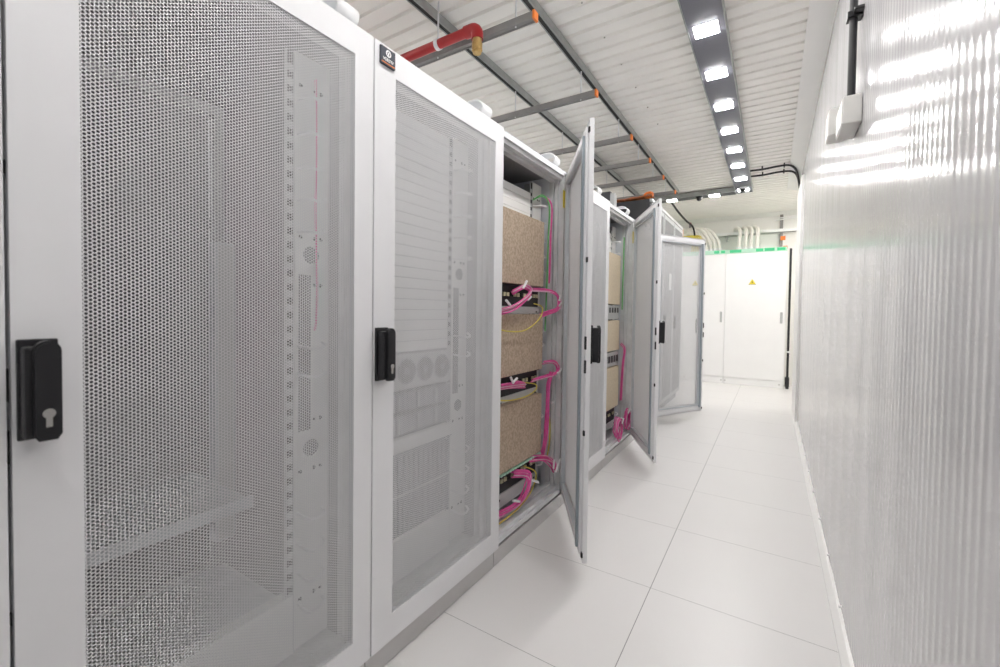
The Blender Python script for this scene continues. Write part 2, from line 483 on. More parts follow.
def make_rack(label, y0, angle, cable_hooks=True, near_rail=True, group='white server racks in the row'):
    r = thing('server_rack', label, 'server rack', (0, y0, 0), 0, group)
    b = MB(); b.box(-1.0, -0.030, 0.002, W - 0.002, 0, 0.082, 0.002); b.build('plinth', 'plinth', r)
    MB().box(-0.98, -0.050, 0.004, W - 0.004, 0.082, 0.10).build('plinth_gap', 'hole', r)
    f = MB()
    for s in (0, 1):
        Y = lambda a: a if s == 0 else W - a
        for x0, x1, t in ((-0.050, -0.026, 0.034), (-0.066, -0.050, 0.020), (-0.086, -0.066, 0.042), (-0.100, -0.086, 0.016), (-0.128, -0.100, 0.036)):
            f.box(x0, x1, Y(0.003), Y(t), 0.10, 2.155)
    # stepped top and bottom rails
    for x0, x1, a, c in ((-0.040, -0.026, 0.100, 0.128), (-0.060, -0.040, 0.100, 0.148), (-0.085, -0.060, 0.100, 0.138), (-0.12, -0.085, 0.100, 0.155)):
        f.box(x0, x1, 0.003, W - 0.003, a, c)
        f.box(x0, x1, 0.003, W - 0.003, 2.16 - (c - a), 2.158)
    f.build('frame', 'galv', r)
    f = MB(); f.ring(-1.0, -0.95, 0.003, W - 0.003, 0.10, 2.157, 0.042, 0.042, 0.05, 0.055); f.build('rear_frame', 'rack_mid', r)
    MB().box(-0.97, -0.10, 0.006, W - 0.006, 0.105, 0.120).build('base_plate', 'galv', r)
    tp = MB(); tp.box(-0.98, -0.03, 0.002, W - 0.002, 2.158, 2.166); tp.build('top_panel', 'rack_grey', r)
    MB().box(-0.95, -0.13, 0.012, W - 0.012, 2.146, 2.152).build('top_shade', 'rack_mid', r)  # added dark sheet, stands in for the shade under the rack top
    for a, c in ((0.003, 0.010), (W - 0.010, W - 0.003)):
        MB().box(-0.96, -0.12, a, c, 0.12, 2.15).build('side_panel', 'rack_inner' if angle else 'rack_mid', r)  # closed racks get a darker grey in place of the shade inside
    bk = MB(); bk.box(-1.004, -0.992, 0.05, W - 0.05, 0.15, 2.10)
    for k in range(1, 4): bk.box(-0.99, -0.975, 0.05, W - 0.05, 0.15 + k * 0.49, 0.19 + k * 0.49)
    bk.build('rear_door', 'rack_dark', r)
    # 19-inch rails with a row of holes
    X = -0.185
    for yc, sgn in ((W / 2 + 0.2415, -1),) + (((W / 2 - 0.2415, 1),) if near_rail else ()):
        q = MB()
        q.box(X - 0.002, X, yc, yc + sgn * 0.005, 0.15, 2.08)
        q.box(X - 0.002, X, yc + sgn * 0.026, yc + sgn * 0.034, 0.15, 2.08)
        z = 0.15
        while z < 2.06:
            q.box(X - 0.002, X, yc + sgn * 0.005, yc + sgn * 0.026, z, z + 0.0225)
            z += 0.04445
        shade = MB(); shade.box(X - 0.0045, X - 0.0025, yc + sgn * 0.004, yc + sgn * 0.027, 0.15, 2.08)  # black strip painted as the shade behind the rail holes
        q.box(X - 0.060, X - 0.002, yc - 0.0008, yc + 0.0008, 0.15, 2.08)
        ro = q.build('mounting_rail', 'cab_trim', r); shade.build('hole_shade_strip', 'hole', ro)
        if sgn > 0: continue
        # cable-manager panel between rail and side
        e0, e1 = (yc + 0.004, yc + 0.128) if sgn < 0 else (yc - 0.128, yc - 0.004)
        pm = MB().box(X - 0.008, X - 0.005, e0, e1, 0.15, 2.09).build('cable_panel', 'blank_white', r)
        yc2 = (e0 + e1) / 2
        for zz in (1.449, 0.806):
            MB().disc((X - 0.005, e0 + 0.058, zz), 0, 0.028, 0.001, 24).build('vent_grille', 'grille', pm)
        MB().box(X - 0.005, X - 0.004, e0 + 0.014, e0 + 0.056, 0.868, 1.382).build('cable_slot', 'grille', pm)
        for zz in (1.99, 1.505, 1.35, 0.90, 0.735, 0.31):
            for yy in (e0 + 0.02, yc2 + 0.008, e1 - 0.03):
                MB().disc((X - 0.005, yy, zz), 0, 0.006, 0.001, 10).build('bolt_hole', 'hole', pm)
        if cable_hooks and sgn < 0:
            for zz in (0.30, 0.40, 0.50, 0.60, 1.06, 1.15, 1.52, 1.62, 1.72, 1.83, 1.94):
                hk = MB()
                ya = e0 + 0.012
                hk.tube(spline([(X - 0.005, ya, zz), (X + 0.055, ya, zz - 0.004), (X + 0.065, ya + 0.028, zz - 0.006), (X + 0.06, ya + 0.055, zz + 0.002), (X + 0.04, ya + 0.058, zz + 0.012)], 4), 0.0052, 6)
                hk.build('cable_hook', 'white_pl', r, True)
    make_door(r, angle, (0, W, 0))
    # rounded cable spout on top by the far rear corner: a sheet curling over
    sp = MB()
    prof = [(-0.55, 2.168), (-0.42, 2.19), (-0.30, 2.235), (-0.20, 2.268), (-0.13, 2.278), (-0.09, 2.268), (-0.072, 2.245), (-0.078, 2.222), (-0.095, 2.210)]
    prof = [(p.x, p.z) for p in spline([(x, 0, z) for x, z in prof], 3)]
    n = len(prof)
    vs = [(x, W - 0.085, z) for x, z in prof] + [(x, W - 0.004, z) for x, z in prof]
    sp._add(vs, [(i, i + 1, n + i + 1, n + i) for i in range(n - 1)])
    so = sp.build('cable_spout', 'white_pl', r, True)
    sm = so.modifiers.new('thickness', 'SOLIDIFY'); sm.thickness = 0.008; sm.offset = 0
    return r

Y12 = 0.973
DEG = math.radians
racks = []
specs = [
    (-2, 0, 'white server rack nearest the camera, only a sliver of its door edge showing'),
    (-1, 0, 'closed white rack with big perforated door, nearest full one, black handle, rail and grilles inside'),
    (0, 0, 'closed white rack with dark navy badge on its door, white blanks visible inside'),
    (1, 30.95, 'open rack with speckled brown panels, three magenta cable bundles and its door swung out'),
    (2, 0, 'closed white rack between the two open racks, seen past the nearest open door'),
    (3, 27.9, 'open rack with yellowish beige panels and a white module, farther of the two open racks'),
    (4, 150, 'rack before the tall grey cabinets, its see-through perforated door swung wide into the aisle'),
]
for k, a, lab in specs:
    racks.append(make_rack(lab, Y12 + k * W, DEG(a), near_rail=(k not in (-1, 0))))

# badge on the third rack's door (navy plate, round emblem, lettering, orange line)
def text_mesh(body, size, name, m, parent, loc, rot, ext=0.0004):
    cu = bpy.data.curves.new(name, 'FONT')
    cu.body = body; cu.size = size; cu.align_x = 'CENTER'; cu.align_y = 'CENTER'; cu.extrude = ext
    tmp = bpy.data.objects.new(name, cu); C.objects.link(tmp)
    dg = bpy.context.evaluated_depsgraph_get()
    me = bpy.data.meshes.new_from_object(tmp.evaluated_get(dg))
    bpy.data.objects.remove(tmp, do_unlink=True)
    me.materials.clear(); me.materials.append(M[m])
    o = bpy.data.objects.new(name, me); C.objects.link(o)
    o.parent = parent; o.location = loc; o.rotation_euler = rot
    return o
bd = thing('badge', 'small dark navy badge with white emblem on the top corner of a closed rack door', 'badge', (0.0002, 1.026, 2.083))
MB().box(0, 0.008, -0.032, 0.032, 0, 0.058, 0.002).build('plate', 'badge', bd)
ringm = MB()
n = 24
vs = []
for rr in (0.0115, 0.0075):
    vs += [(0.0088, rr * math.cos(2 * PI * k / n), 0.040 + rr * math.sin(2 * PI * k / n)) for k in range(n)]
ringm._add(vs, [(k, (k + 1) % n, n + (k + 1) % n, n + k) for k in range(n)])
ringm.prism([(-0.005, 0.046), (-0.0025, 0.046), (0, 0.039), (0.0025, 0.046), (0.005, 0.046), (0.0012, 0.034), (-0.0012, 0.034)], 0, 0.0082, 0.0088)
ringm.build('emblem', 'white_pl', bd)
text_mesh('VERTIV', 0.0145, 'lettering', 'white_pl', bd, (0.0084, 0, 0.018), (PI / 2, 0, PI / 2))
MB().box(0.0078, 0.0088, -0.029, 0.029, 0.005, 0.0075).build('orange_line', 'orange', bd)

# ------------------------------------------------------------------ rack contents
def blank(y0, z, rackname, k, of='top'):
    t = tag(MB().box(-0.187, -0.1805, y0 + W / 2 - 0.236, y0 + W / 2 + 0.207, z + 0.0008, z + 0.0432, 0.0015).build('blanking_panel', 'blank_white'),
            'white blank filler strip, %s from top %s' % (ORD[k], rackname), 'blanking panel', 'white blanking panels ' + rackname)
    return t
z = 2.074
for k in range(22):
    z -= 0.04445
    blank(Y12, z, 'inside the badged rack', k)
for k, z in enumerate((1.965, 1.92, 1.876, 1.832)):
    blank(Y12 + W, z, 'in the open rack with brown panels', k)
for k, z in enumerate((1.965, 1.92, 1.876, 1.832)):
    blank(Y12 + 3 * W, z, 'in the open rack with beige panels', k)

def eq(name, label, cat, y0, z, group=None, x=-0.185):
    return thing(name, label, cat, (x, y0 + W / 2, z), 0, group)

# rack 1 : white cover at the foot, faint shelf bars
t = eq('foot_cover', 'tall white cover plate at the foot of the nearest perforated rack', 'panel', Y12 - W, 0.15)
MB().box(0, 0.004, -0.235, 0.235, 0, 0.19, 0.002).build('plate', 'blank_white', t)
MB().box(-0.04, 0.0, -0.235, 0.235, 0.178, 0.19).build('fold', 'blank_white', t)
t = eq('shelf', 'dim grey shelf deep inside the nearest perforated rack', 'shelf', Y12 - W, 0.58)
MB().box(-0.70, -0.25, -0.24, 0.24, 0.0, 0.012).build('tray', 'rack_grey', t)
MB().box(-0.25, -0.24, -0.24, 0.24, -0.012, 0.03).build('front_lip', 'rack_grey', t)
t = eq('cable_duct', 'upright pale cable duct deep inside the nearest perforated rack', 'cable duct', Y12 - W, 0.33)
MB().box(-0.62, -0.56, 0.262, 0.335, 0.0, 1.20, 0.004).build('body', 'rack_grey', t)
MB().box(-0.558, -0.555, 0.27, 0.327, 0.01, 1.19, 0.001).build('cover', 'cab_trim', t)
c = MB(); 
c.tube(spline([(-0.17, Y12 - 0.095, 2.02), (-0.165, Y12 - 0.093, 1.8), (-0.168, Y12 - 0.096, 1.6), (-0.165, Y12 - 0.092, 1.4), (-0.168, Y12 - 0.090, 1.27), (-0.175, Y12 - 0.092, 1.20)], 6), 0.0032, 8)
tag(c.build('patch_cable', 'pink', None, True), 'single magenta cable hanging upright behind the nearest perforated door', 'cable')

# rack 2 : fan tray, two rows of modules, white bar, grey battery block, foot cover
y0 = Y12
t = eq('fan_tray', 'grey tray of four round fans below the white blanks in the badged rack', 'fan tray', y0, 0.938)
MB().box(-0.10, 0.003, -0.235, 0.235, 0, 0.150, 0.003).build('body', 'cab_trim', t)
for k in range(4):
    y = -0.172 + k * 0.1145
    f = MB(); f.tube([(0.0035, y + 0.052 * math.cos(a), 0.075 + 0.052 * math.sin(a)) for a in np.linspace(0, 2 * PI, 25)], 0.003, 6, False)
    fo = f.build('fan', 'module', t)
    MB().disc((0.0032, y, 0.075), 0, 0.050, 0.001, 28).build('fan_grille', 'grille', fo)
    MB().disc((0.0045, y, 0.075), 0, 0.015, 0.003, 16).build('fan_hub', 'module', fo)
for row, (za, lab) in enumerate(((0.845, 'row of grey plug-in modules directly under the four fans'), (0.752, 'row of grey plug-in modules just above the white bar'))):
    t = eq('module_shelf', lab, 'equipment shelf', y0, za)
    MB().box(-0.3, -0.004, -0.235, 0.235, 0, 0.083).build('chassis', 'rack_dark', t)
    for k in range(4):
        m_ = MB().box(-0.004, 0.008, -0.232 + k * 0.116, -0.122 + k * 0.116, 0.004, 0.078, 0.003).build('module', 'module', t)
        MB().box(0.008, 0.014, -0.228 + k * 0.116, -0.219 + k * 0.116, 0.010, 0.072, 0.002).build('pull_handle', 'cab_trim', m_)
t = eq('cover_bar', 'plain white bar across the badged rack below the grey modules', 'panel', y0, 0.682)
MB().box(-0.01, 0.016, -0.237, 0.237, 0, 0.058, 0.003).build('plate', 'blank_white', t)
MB().box(-0.01, 0.014, -0.237, 0.237, -0.004, 0.0).build('lower_edge', 'module', t)
t = eq('battery_unit', 'dark grey unit with upright ribs low inside the badged rack', 'equipment', y0, 0.325)
b = MB().box(-0.4, 0.0, -0.235, 0.235, 0, 0.345, 0.003)
for k in range(15): b.box(0.0, 0.006, -0.228 + k * 0.031, -0.212 + k * 0.031, 0.01, 0.335)
b.build('body', 'module', t)
MB().box(0.0062, 0.010, -0.235, 0.235, 0.170, 0.177).build('trim_line', 'cab_trim', t)
t = eq('foot_cover', 'white cover plate at the foot of the badged rack', 'panel', y0, 0.14)
MB().box(0, 0.004, -0.235, 0.235, 0, 0.175, 0.002).build('plate', 'blank_white', t)
MB().box(-0.04, 0.0, -0.235, 0.235, 0.163, 0.175).build('fold', 'blank_white', t)

# open racks: boards, switches
def board(y0, za, zb, m, lab, group):
    t = eq('filler_panel', lab, 'filler panel', y0, za, group)
    MB().box(0.0, 0.085, -0.245, 0.243, 0, zb - za, 0.002).build('board', m, t)
    return t
y3 = Y12 + W
board(y3, 1.425, 1.825, 'tan', 'speckled brown board, uppermost of three in the nearest open rack', 'brown boards in the nearest open rack')
board(y3, 0.915, 1.255, 'tan', 'speckled brown board, middle of three, hung with a yellow wire across its top', 'brown boards in the nearest open rack')
board(y3, 0.395, 0.760, 'tan', 'speckled brown board, lowest of three, above the pink cables at the rack foot', 'brown boards in the nearest open rack')

def switch(y0, z, h, lab, chassis_drop=0.06, ports=12):
    t = eq('network_switch', lab, 'network switch', y0, z, 'black network switches in open racks', -0.13)
    MB().box(-0.25, -0.004, -0.236, 0.236, 0, h).build('body', 'black_soft', t)
    MB().box(-0.02, 0.004, -0.240, 0.240, -chassis_drop, 0.0, 0.002).build('shelf_front', 'cab_trim', t)
    MB().box(-0.012, 0.014, -0.24, 0.24, h - 0.005, h, 0.001).build('top_lip', 'black_soft', t)
    for k in range(ports):
        y = -0.21 + k * 0.42 / (ports - 1)
        pm = MB().box(-0.006, 0.004, y - 0.011, y + 0.011, h * 0.45, h * 0.45 + 0.022, 0.001)
        pm.build('port', 'port' if k % 3 else 'hole', t)
    s = MB()
    s.disc((0.004, 0.20, -0.03), 0, 0.006, 0.002, 10); s.disc((0.004, -0.20, -0.03), 0, 0.006, 0.002, 10)
    s.build('screw', 'hole', t)
    return t
switch(y3, 1.300, 0.122, 'black switch with pink plugs under the uppermost brown board', 0.042)
switch(y3, 0.800, 0.112, 'black switch with pink plugs between the middle and lowest brown boards', 0.035)
t = switch(y3, 0.265, 0.125, 'black switch with green-edged ports under the lowest brown board', 0.075)
for k in range(16):
    y = -0.225 + k * 0.030
    MB().box(0.002, 0.030, y, y + 0.020, 0.110, 0.122, 0.001).build('port_label', 'cab_pale', t)

def bundle(name, label, paths, r=0.0042, m='pink', jitter=0.010, n=7, ties=(), seed=1, cat='cable bundle', group=None):
    rnd = random.Random(seed)
    t = thing(name, label, cat, paths[0][0], 0, group)
    o = Vector(paths[0][0])
    b = MB()
    for path in paths:
        for k in range(n):
            off = Vector((rnd.uniform(-1, 1), rnd.uniform(-1, 1), rnd.uniform(-1, 1))) * jitter
            pts = [Vector(p) - o + off * (0.5 + rnd.uniform(0.2, 1.3)) for p in path]
            b.tube(spline(pts, 6), r, 6)
    b.build('strands', m, t, True)
    if m == 'pink':
        b = MB()
        for path in paths:
            for k in range(2):
                off = Vector((0.4 + rnd.uniform(0, 0.6), rnd.uniform(-1, 1), rnd.uniform(-1, 1))) * jitter
                b.tube(spline([Vector(p) - o + off * 1.2 for p in path], 6), r * 0.7, 6)
        b.build('pale_strands', 'pale_pink', t, True)
    for (p, d, l) in ties:
        p = Vector(p) - o; d = Vector(d).normalized() * l
        MB().tube([p - d * 0.5, p + d * 0.5], 0.0065, 8).build('white_tag', 'white_pl', t)
    return t
yl, yr = y3 + 0.16, y3 + 0.645    # near and far ends of the 19-inch opening
G = 'pink cable bundles in the open racks'
# top switch
bundle('cable_bundle', 'loop of magenta cables with white tags plugged into the uppermost black switch', [
    [(-0.10, y3 + 0.02, 1.255), (-0.07, y3 + 0.20, 1.285), (-0.055, y3 + 0.32, 1.335), (-0.06, y3 + 0.40, 1.385), (-0.08, y3 + 0.36, 1.41), (-0.12, y3 + 0.30, 1.375)]],
    n=9, ties=(((-0.04, y3 + 0.30, 1.42), (0.1, 0.3, 0.5), 0.05), ((-0.05, y3 + 0.14, 1.315), (0, -0.5, 0.3), 0.05), ((-0.045, y3 + 0.36, 1.345), (0, 0.5, 0.25), 0.045)), seed=3, group=G)
bundle('cable_bundle', 'magenta cables looping out sideways beyond the uppermost black switch', [
    [(-0.12, yr - 0.12, 1.40), (-0.07, yr + 0.02, 1.40), (-0.035, yr + 0.07, 1.375), (-0.03, yr + 0.092, 1.325), (-0.04, yr + 0.07, 1.285), (-0.08, yr + 0.02, 1.262), (-0.12, yr - 0.03, 1.235)]],
    n=6, jitter=0.008, ties=(((-0.025, yr + 0.08, 1.36), (0, 0.2, 0.5), 0.04), ((-0.022, yr + 0.085, 1.32), (0, 0.4, 0.3), 0.04)), seed=4, group=G)
# middle switch
bundle('cable_bundle', 'magenta cables lying level across the front of the middle black switch', [
    [(-0.10, y3 + 0.02, 0.875), (-0.07, y3 + 0.18, 0.872), (-0.07, y3 + 0.32, 0.862), (-0.10, y3 + 0.42, 0.845)]],
    n=9, jitter=0.011, ties=(((-0.05, y3 + 0.22, 0.90), (0, 0.5, 0.2), 0.05), ((-0.05, y3 + 0.19, 0.905), (0, 0.3, -0.4), 0.045)), seed=5, group=G)
bundle('cable_bundle', 'magenta cables looping beside the middle switch and dropping down the rack side', [
    [(-0.10, yr + 0.01, 0.95), (-0.05, yr + 0.05, 0.955), (-0.035, yr + 0.085, 0.925), (-0.04, yr + 0.07, 0.878), (-0.08, yr + 0.03, 0.862), (-0.12, yr - 0.10, 0.850)],
    [(-0.06, yr + 0.055, 0.885), (-0.075, yr + 0.045, 0.80), (-0.08, yr + 0.045, 0.70), (-0.085, yr + 0.05, 0.58), (-0.09, yr + 0.045, 0.46), (-0.10, yr + 0.03, 0.36)]],
    n=6, jitter=0.008, ties=(((-0.02, yr + 0.09, 0.895), (0, 0.5, 0.3), 0.05), ((-0.02, yr + 0.07, 0.87), (0, 0.3, -0.5), 0.05), ((-0.05, yr + 0.05, 0.70), (0, 0.5, 0.05), 0.03)), seed=6, group=G)
# bottom switch
bundle('cable_bundle', 'thick magenta cable loop with white tags hanging to the floor of the nearest open rack', [
    [(-0.12, y3 + 0.01, 0.205), (-0.08, y3 + 0.16, 0.195), (-0.05, y3 + 0.30, 0.215), (-0.04, y3 + 0.38, 0.275), (-0.06, y3 + 0.40, 0.33), (-0.12, y3 + 0.34, 0.345)]],
    n=11, jitter=0.013, ties=(((-0.03, y3 + 0.22, 0.25), (0.1, 0.5, -0.2), 0.06), ((-0.03, y3 + 0.44, 0.285), (0.1, 0.5, -0.25), 0.06)), seed=7, group=G)
bundle('cable_bundle', 'magenta cables with white tags bulging out past the lowest switch', [
    [(-0.12, yr - 0.12, 0.375), (-0.06, yr - 0.03, 0.365), (-0.03, yr + 0.03, 0.325), (-0.03, yr + 0.075, 0.265)]],
    n=10, jitter=0.013, ties=(((-0.01, yr + 0.00, 0.33), (0, 0.1, 0.5), 0.055), ((-0.005, yr + 0.035, 0.295), (0, 0.4, 0.5), 0.055), ((-0.005, yr + 0.075, 0.325), (0, 0.5, 0.3), 0.05)), seed=8, group=G)
# upright trunk cables, green and yellow wires
c = MB(); c.tube(spline([(-0.10, yr + 0.02, 1.985), (-0.075, yr + 0.048, 1.93), (-0.08, yr + 0.048, 1.75), (-0.08, yr + 0.045, 1.60), (-0.085, yr + 0.047, 1.45)], 6), 0.006, 8)
tag(c.build('trunk_cable', 'pink', None, True), 'single magenta cable running up the nearest open rack by white hooks', 'cable')
c = MB()
for d in (0, 0.009):
    c.tube(spline([(-0.16, yr - 0.05 , 1.96), (-0.11, yr - 0.01, 1.985 + d), (-0.085, yr + 0.028 + d, 1.93), (-0.09, yr + 0.030 + d, 1.72), (-0.095, yr + 0.030 + d, 1.44), (-0.10, yr + 0.026 + d, 1.15)], 6), 0.003, 6)
tag(c.build('earth_cable', 'green', None, True), 'pair of green wires running up beside the magenta cable in the nearest open rack', 'cable')
c = MB(); c.tube(spline([(-0.09, y3 + 0.02, 1.195), (-0.075, y3 + 0.18, 1.165), (-0.07, y3 + 0.36, 1.165), (-0.075, y3 + 0.52, 1.215), (-0.08, yr - 0.05, 1.27), (-0.10, yr - 0.03, 1.305), (-0.13, yr - 0.07, 1.32)], 8), 0.0035, 8)
tag(c.build('yellow_wire', 'yellow', None, True), 'thin yellow wire sagging over the middle brown board', 'wire')
c = MB(); c.tube(spline([(-0.09, y3 + 0.02, 0.83), (-0.075, y3 + 0.18, 0.795), (-0.07, y3 + 0.36, 0.785), (-0.075, y3 + 0.50, 0.80), (-0.09, y3 + 0.54, 0.83), (-0.13, y3 + 0.46, 0.85)], 8), 0.0035, 8)
tag(c.build('yellow_wire', 'yellow', None, True), 'thin yellow wire sagging in front of the middle black switch', 'wire')
c = MB(); c.tube(spline([(-0.07, y3 + 0.10, 0.16), (-0.05, y3 + 0.28, 0.185), (-0.045, y3 + 0.42, 0.235), (-0.06, y3 + 0.50, 0.31), (-0.12, y3 + 0.46, 0.35)], 8), 0.0038, 8)
tag(c.build('yellow_wire', 'yellow', None, True), 'thin yellow wire curving down to the floor of the nearest open rack', 'wire')
c = MB(); c.tube(spline([(-0.11, y3 + W - 0.05, 0.62), (-0.09, y3 + W - 0.055, 0.56), (-0.09, y3 + W - 0.058, 0.42), (-0.11, y3 + W - 0.06, 0.30)], 6), 0.004, 8)
tag(c.build('yellow_wire', 'yellow', None, True), 'short yellow-green wire down the side panel low in the nearest open rack', 'wire')

# rack 5
y5 = Y12 + 3 * W
z5 = [(1.345, 1.80), (0.925, 1.20), (0.40, 0.775)]
for (a, b_), nm in zip(z5, ('uppermost', 'middle', 'lowest')):
    board(y5, a, b_, 'beige', 'yellowish beige board, %s of three in the farther open rack' % nm, 'beige boards in the farther open rack')
t = eq('patch_module', 'white module with black sockets between the beige boards, lower one', 'module', y5, 0.785, None, -0.118)
MB().box(-0.1, 0.012, -0.24, 0.243, 0, 0.13, 0.002).build('body', 'cab_trim', t)
for k in range(6):
    MB().box(0.0125, 0.016, -0.20 + k * 0.075, -0.155 + k * 0.075, 0.035, 0.095, 0.001).build('socket', 'black', t)
t = eq('patch_module', 'white module with black sockets between the beige boards, upper one', 'module', y5, 1.21, None, -0.118)
MB().box(-0.1, 0.012, -0.24, 0.243, 0, 0.125, 0.002).build('body', 'cab_trim', t)
for k in range(6):
    MB().box(0.0125, 0.016, -0.20 + k * 0.075, -0.165 + k * 0.075, 0.06, 0.105, 0.001).build('socket', 'black', t)
switch(y5, 0.265, 0.125, 'black switch with pink cables at the foot of the farther open rack', 0.05)
yr5 = y5 + 0.645
def loop(cx, cy, cz, r, tilt=0.0):
    return [(cx + tilt * math.cos(a), cy + r * math.cos(a), cz + 1.15 * r * math.sin(a)) for a in np.linspace(0, 2 * PI, 14)]
bundle('cable_bundle', 'coiled pink cable ring hanging nearer the camera in the farther open rack', [loop(-0.03, y5 + 0.43, 0.235, 0.075)], n=9, jitter=0.014, seed=11,
       ties=(((0.0, y5 + 0.44, 0.33), (0, 0.5, -0.2), 0.06), ((0.0, y5 + 0.47, 0.30), (0, 0.4, 0.3), 0.06)), group=G)
bundle('cable_bundle', 'coiled pink cable ring against the side panel in the farther open rack', [loop(-0.02, yr5 + 0.03, 0.275, 0.075)], n=7, jitter=0.012, seed=12,
       ties=(((0.01, yr5 + 0.01, 0.37), (0, 0.5, -0.1), 0.07), ((0.01, yr5 - 0.02, 0.36), (0, 0.4, 0.3), 0.06)), group=G)
bundle('cable_bundle', 'pink cables running upright past the white module in the farther open rack', [
    [(-0.09, yr5 + 0.03, 0.98), (-0.06, yr5 + 0.05, 0.93), (-0.07, yr5 + 0.045, 0.80), (-0.08, yr5 + 0.045, 0.62), (-0.085, yr5 + 0.045, 0.44)]], n=3, jitter=0.006, seed=13, group=G)
c = MB(); c.tube(spline([(-0.085, yr5 + 0.04, 1.98), (-0.085, yr5 + 0.035, 1.75), (-0.09, yr5 + 0.04, 1.50), (-0.09, yr5 + 0.035, 1.30)], 6), 0.006, 8)
tag(c.build('earth_cable', 'green', None, True), 'green wire running up the inside of the farther open rack', 'cable')

# yellow inspection tags on the open frames
for y, lab in ((y3, 'small yellow tag hanging at the top hinge corner of the nearest open rack'), (y5, 'small yellow tag hanging at the top hinge corner of the farther open rack')):
    t = thing('hang_tag', lab, 'tag', (-0.022, y + W - 0.045, 1.93))
    MB().box(0, 0.0015, -0.014, 0.014, 0, 0.11, 0.0006).build('card', 'warn', t)
    MB().tube([(0.0, 0, 0.105), (0.004, 0.002, 0.15)], 0.0015, 6).build('string', 'white_pl', t)

# ------------------------------------------------------------------ tall grey cabinets past the racks
gy = Y12 + 5 * W + 0.05
GW = 0.66
names = ('nearest the racks', 'in the middle of three', 'farthest down the row')
for k in range(3):
    t = thing('tall_cabinet', 'tall dark grey cabinet %s, seen through the wide-open door' % names[k], 'cabinet', (-0.06, gy + k * GW, 0), 0, 'tall grey cabinets')
    MB().box(-1.0, -0.03, 0.0, GW - 0.004, 0.09, 2.56, 0.004).build('body', 'cab_black', t)
    MB().box(-0.95, -0.05, 0.005, GW - 0.01, 0, 0.09).build('plinth', 'module', t)
    d = MB().box(-0.03, -0.004, 0.012, GW - 0.016, 0.11, 2.515, 0.004).build('door', 'cab_grey', t)
    g = MB()
    g.ring(-0.004, 0.0, 0.012, GW - 0.016, 0.11, 2.515, 0.03, 0.03, 0.05, 0.05)
    g.build('door_border', 'cab_trim', d)
    MB().box(0.0, 0.03, 0.05, 0.075, 1.05, 1.24, 0.004).build('handle', 'black', d)
    if k == 1: MB().box(0.0, 0.004, 0.36, 0.50, 1.58, 1.80, 0.001).build('notice', 'white_pl', d)
    MB().box(-0.03, 0.002, 0.0, GW - 0.004, 2.525, 2.56, 0.002).build('header_strip', 'cab_trim', t)
    if k == 2: MB().box(-0.05, 0.002, GW - 0.004, GW + 0.002, 2.30, 2.55, 0.001).build('end_trim', 'orange', t)
# rounded outer handle seen against the white cabinets
t = thing('grab_handle', 'white bow handle standing off the far edge of the last grey cabinet', 'handle', (-0.055, gy + 3 * GW - 0.06, 1.62))
MB().tube(spline([(0, 0, 0), (0.05, 0.01, 0.0), (0.06, 0.01, 0.05), (0.06, 0.01, 0.17), (0.05, 0.01, 0.22), (0, 0, 0.22)], 5), 0.008, 8).build('grip', 'white_pl', t, True)
# orange cables heaped along the cabinet top
rnd = random.Random(8)
b = MB()
for k in range(7):
    yy = gy + 0.02 + 0.02 * k
    pts = [(-0.62 + 0.11 * i, yy + rnd.uniform(-0.01, 0.01), 2.575 + rnd.uniform(0, 0.02) + 0.004 * i) for i in range(6)]
    b.tube(spline(pts, 4), 0.008, 6)
tag(b.build('cable_bundle', 'orange_dull', None, True), 'orange cables laid along the top edge of the tall dark cabinets', 'cable bundle')
t = thing('coil', 'orange hose coil at the front corner on top of the tall dark cabinets', 'hose coil', (-0.12, gy + 0.06, 2.585))
b = MB()
for k in range(3):
    b.tube([(0.045 * math.cos(a), 0.01 * k, 0.03 + 0.026 * math.sin(a) + 0.006 * k) for a in np.linspace(0, 2 * PI, 20)], 0.011, 8, False)
b.build('loops', 'orange', t, True)
t = thing('support_post', 'upright dark slab-like post behind the closed rack, reaching up to the ceiling bars', 'post', (-0.44, 4.66, 2.168))
MB().box(-0.12, 0.03, -0.05, 0.05, 0, 0.42, 0.004).build('column', 'strip_dark', t)
MB().box(0.03, 0.075, -0.045, 0.045, 0, 0.40, 0.004).build('cover', 'cab_trim', t)

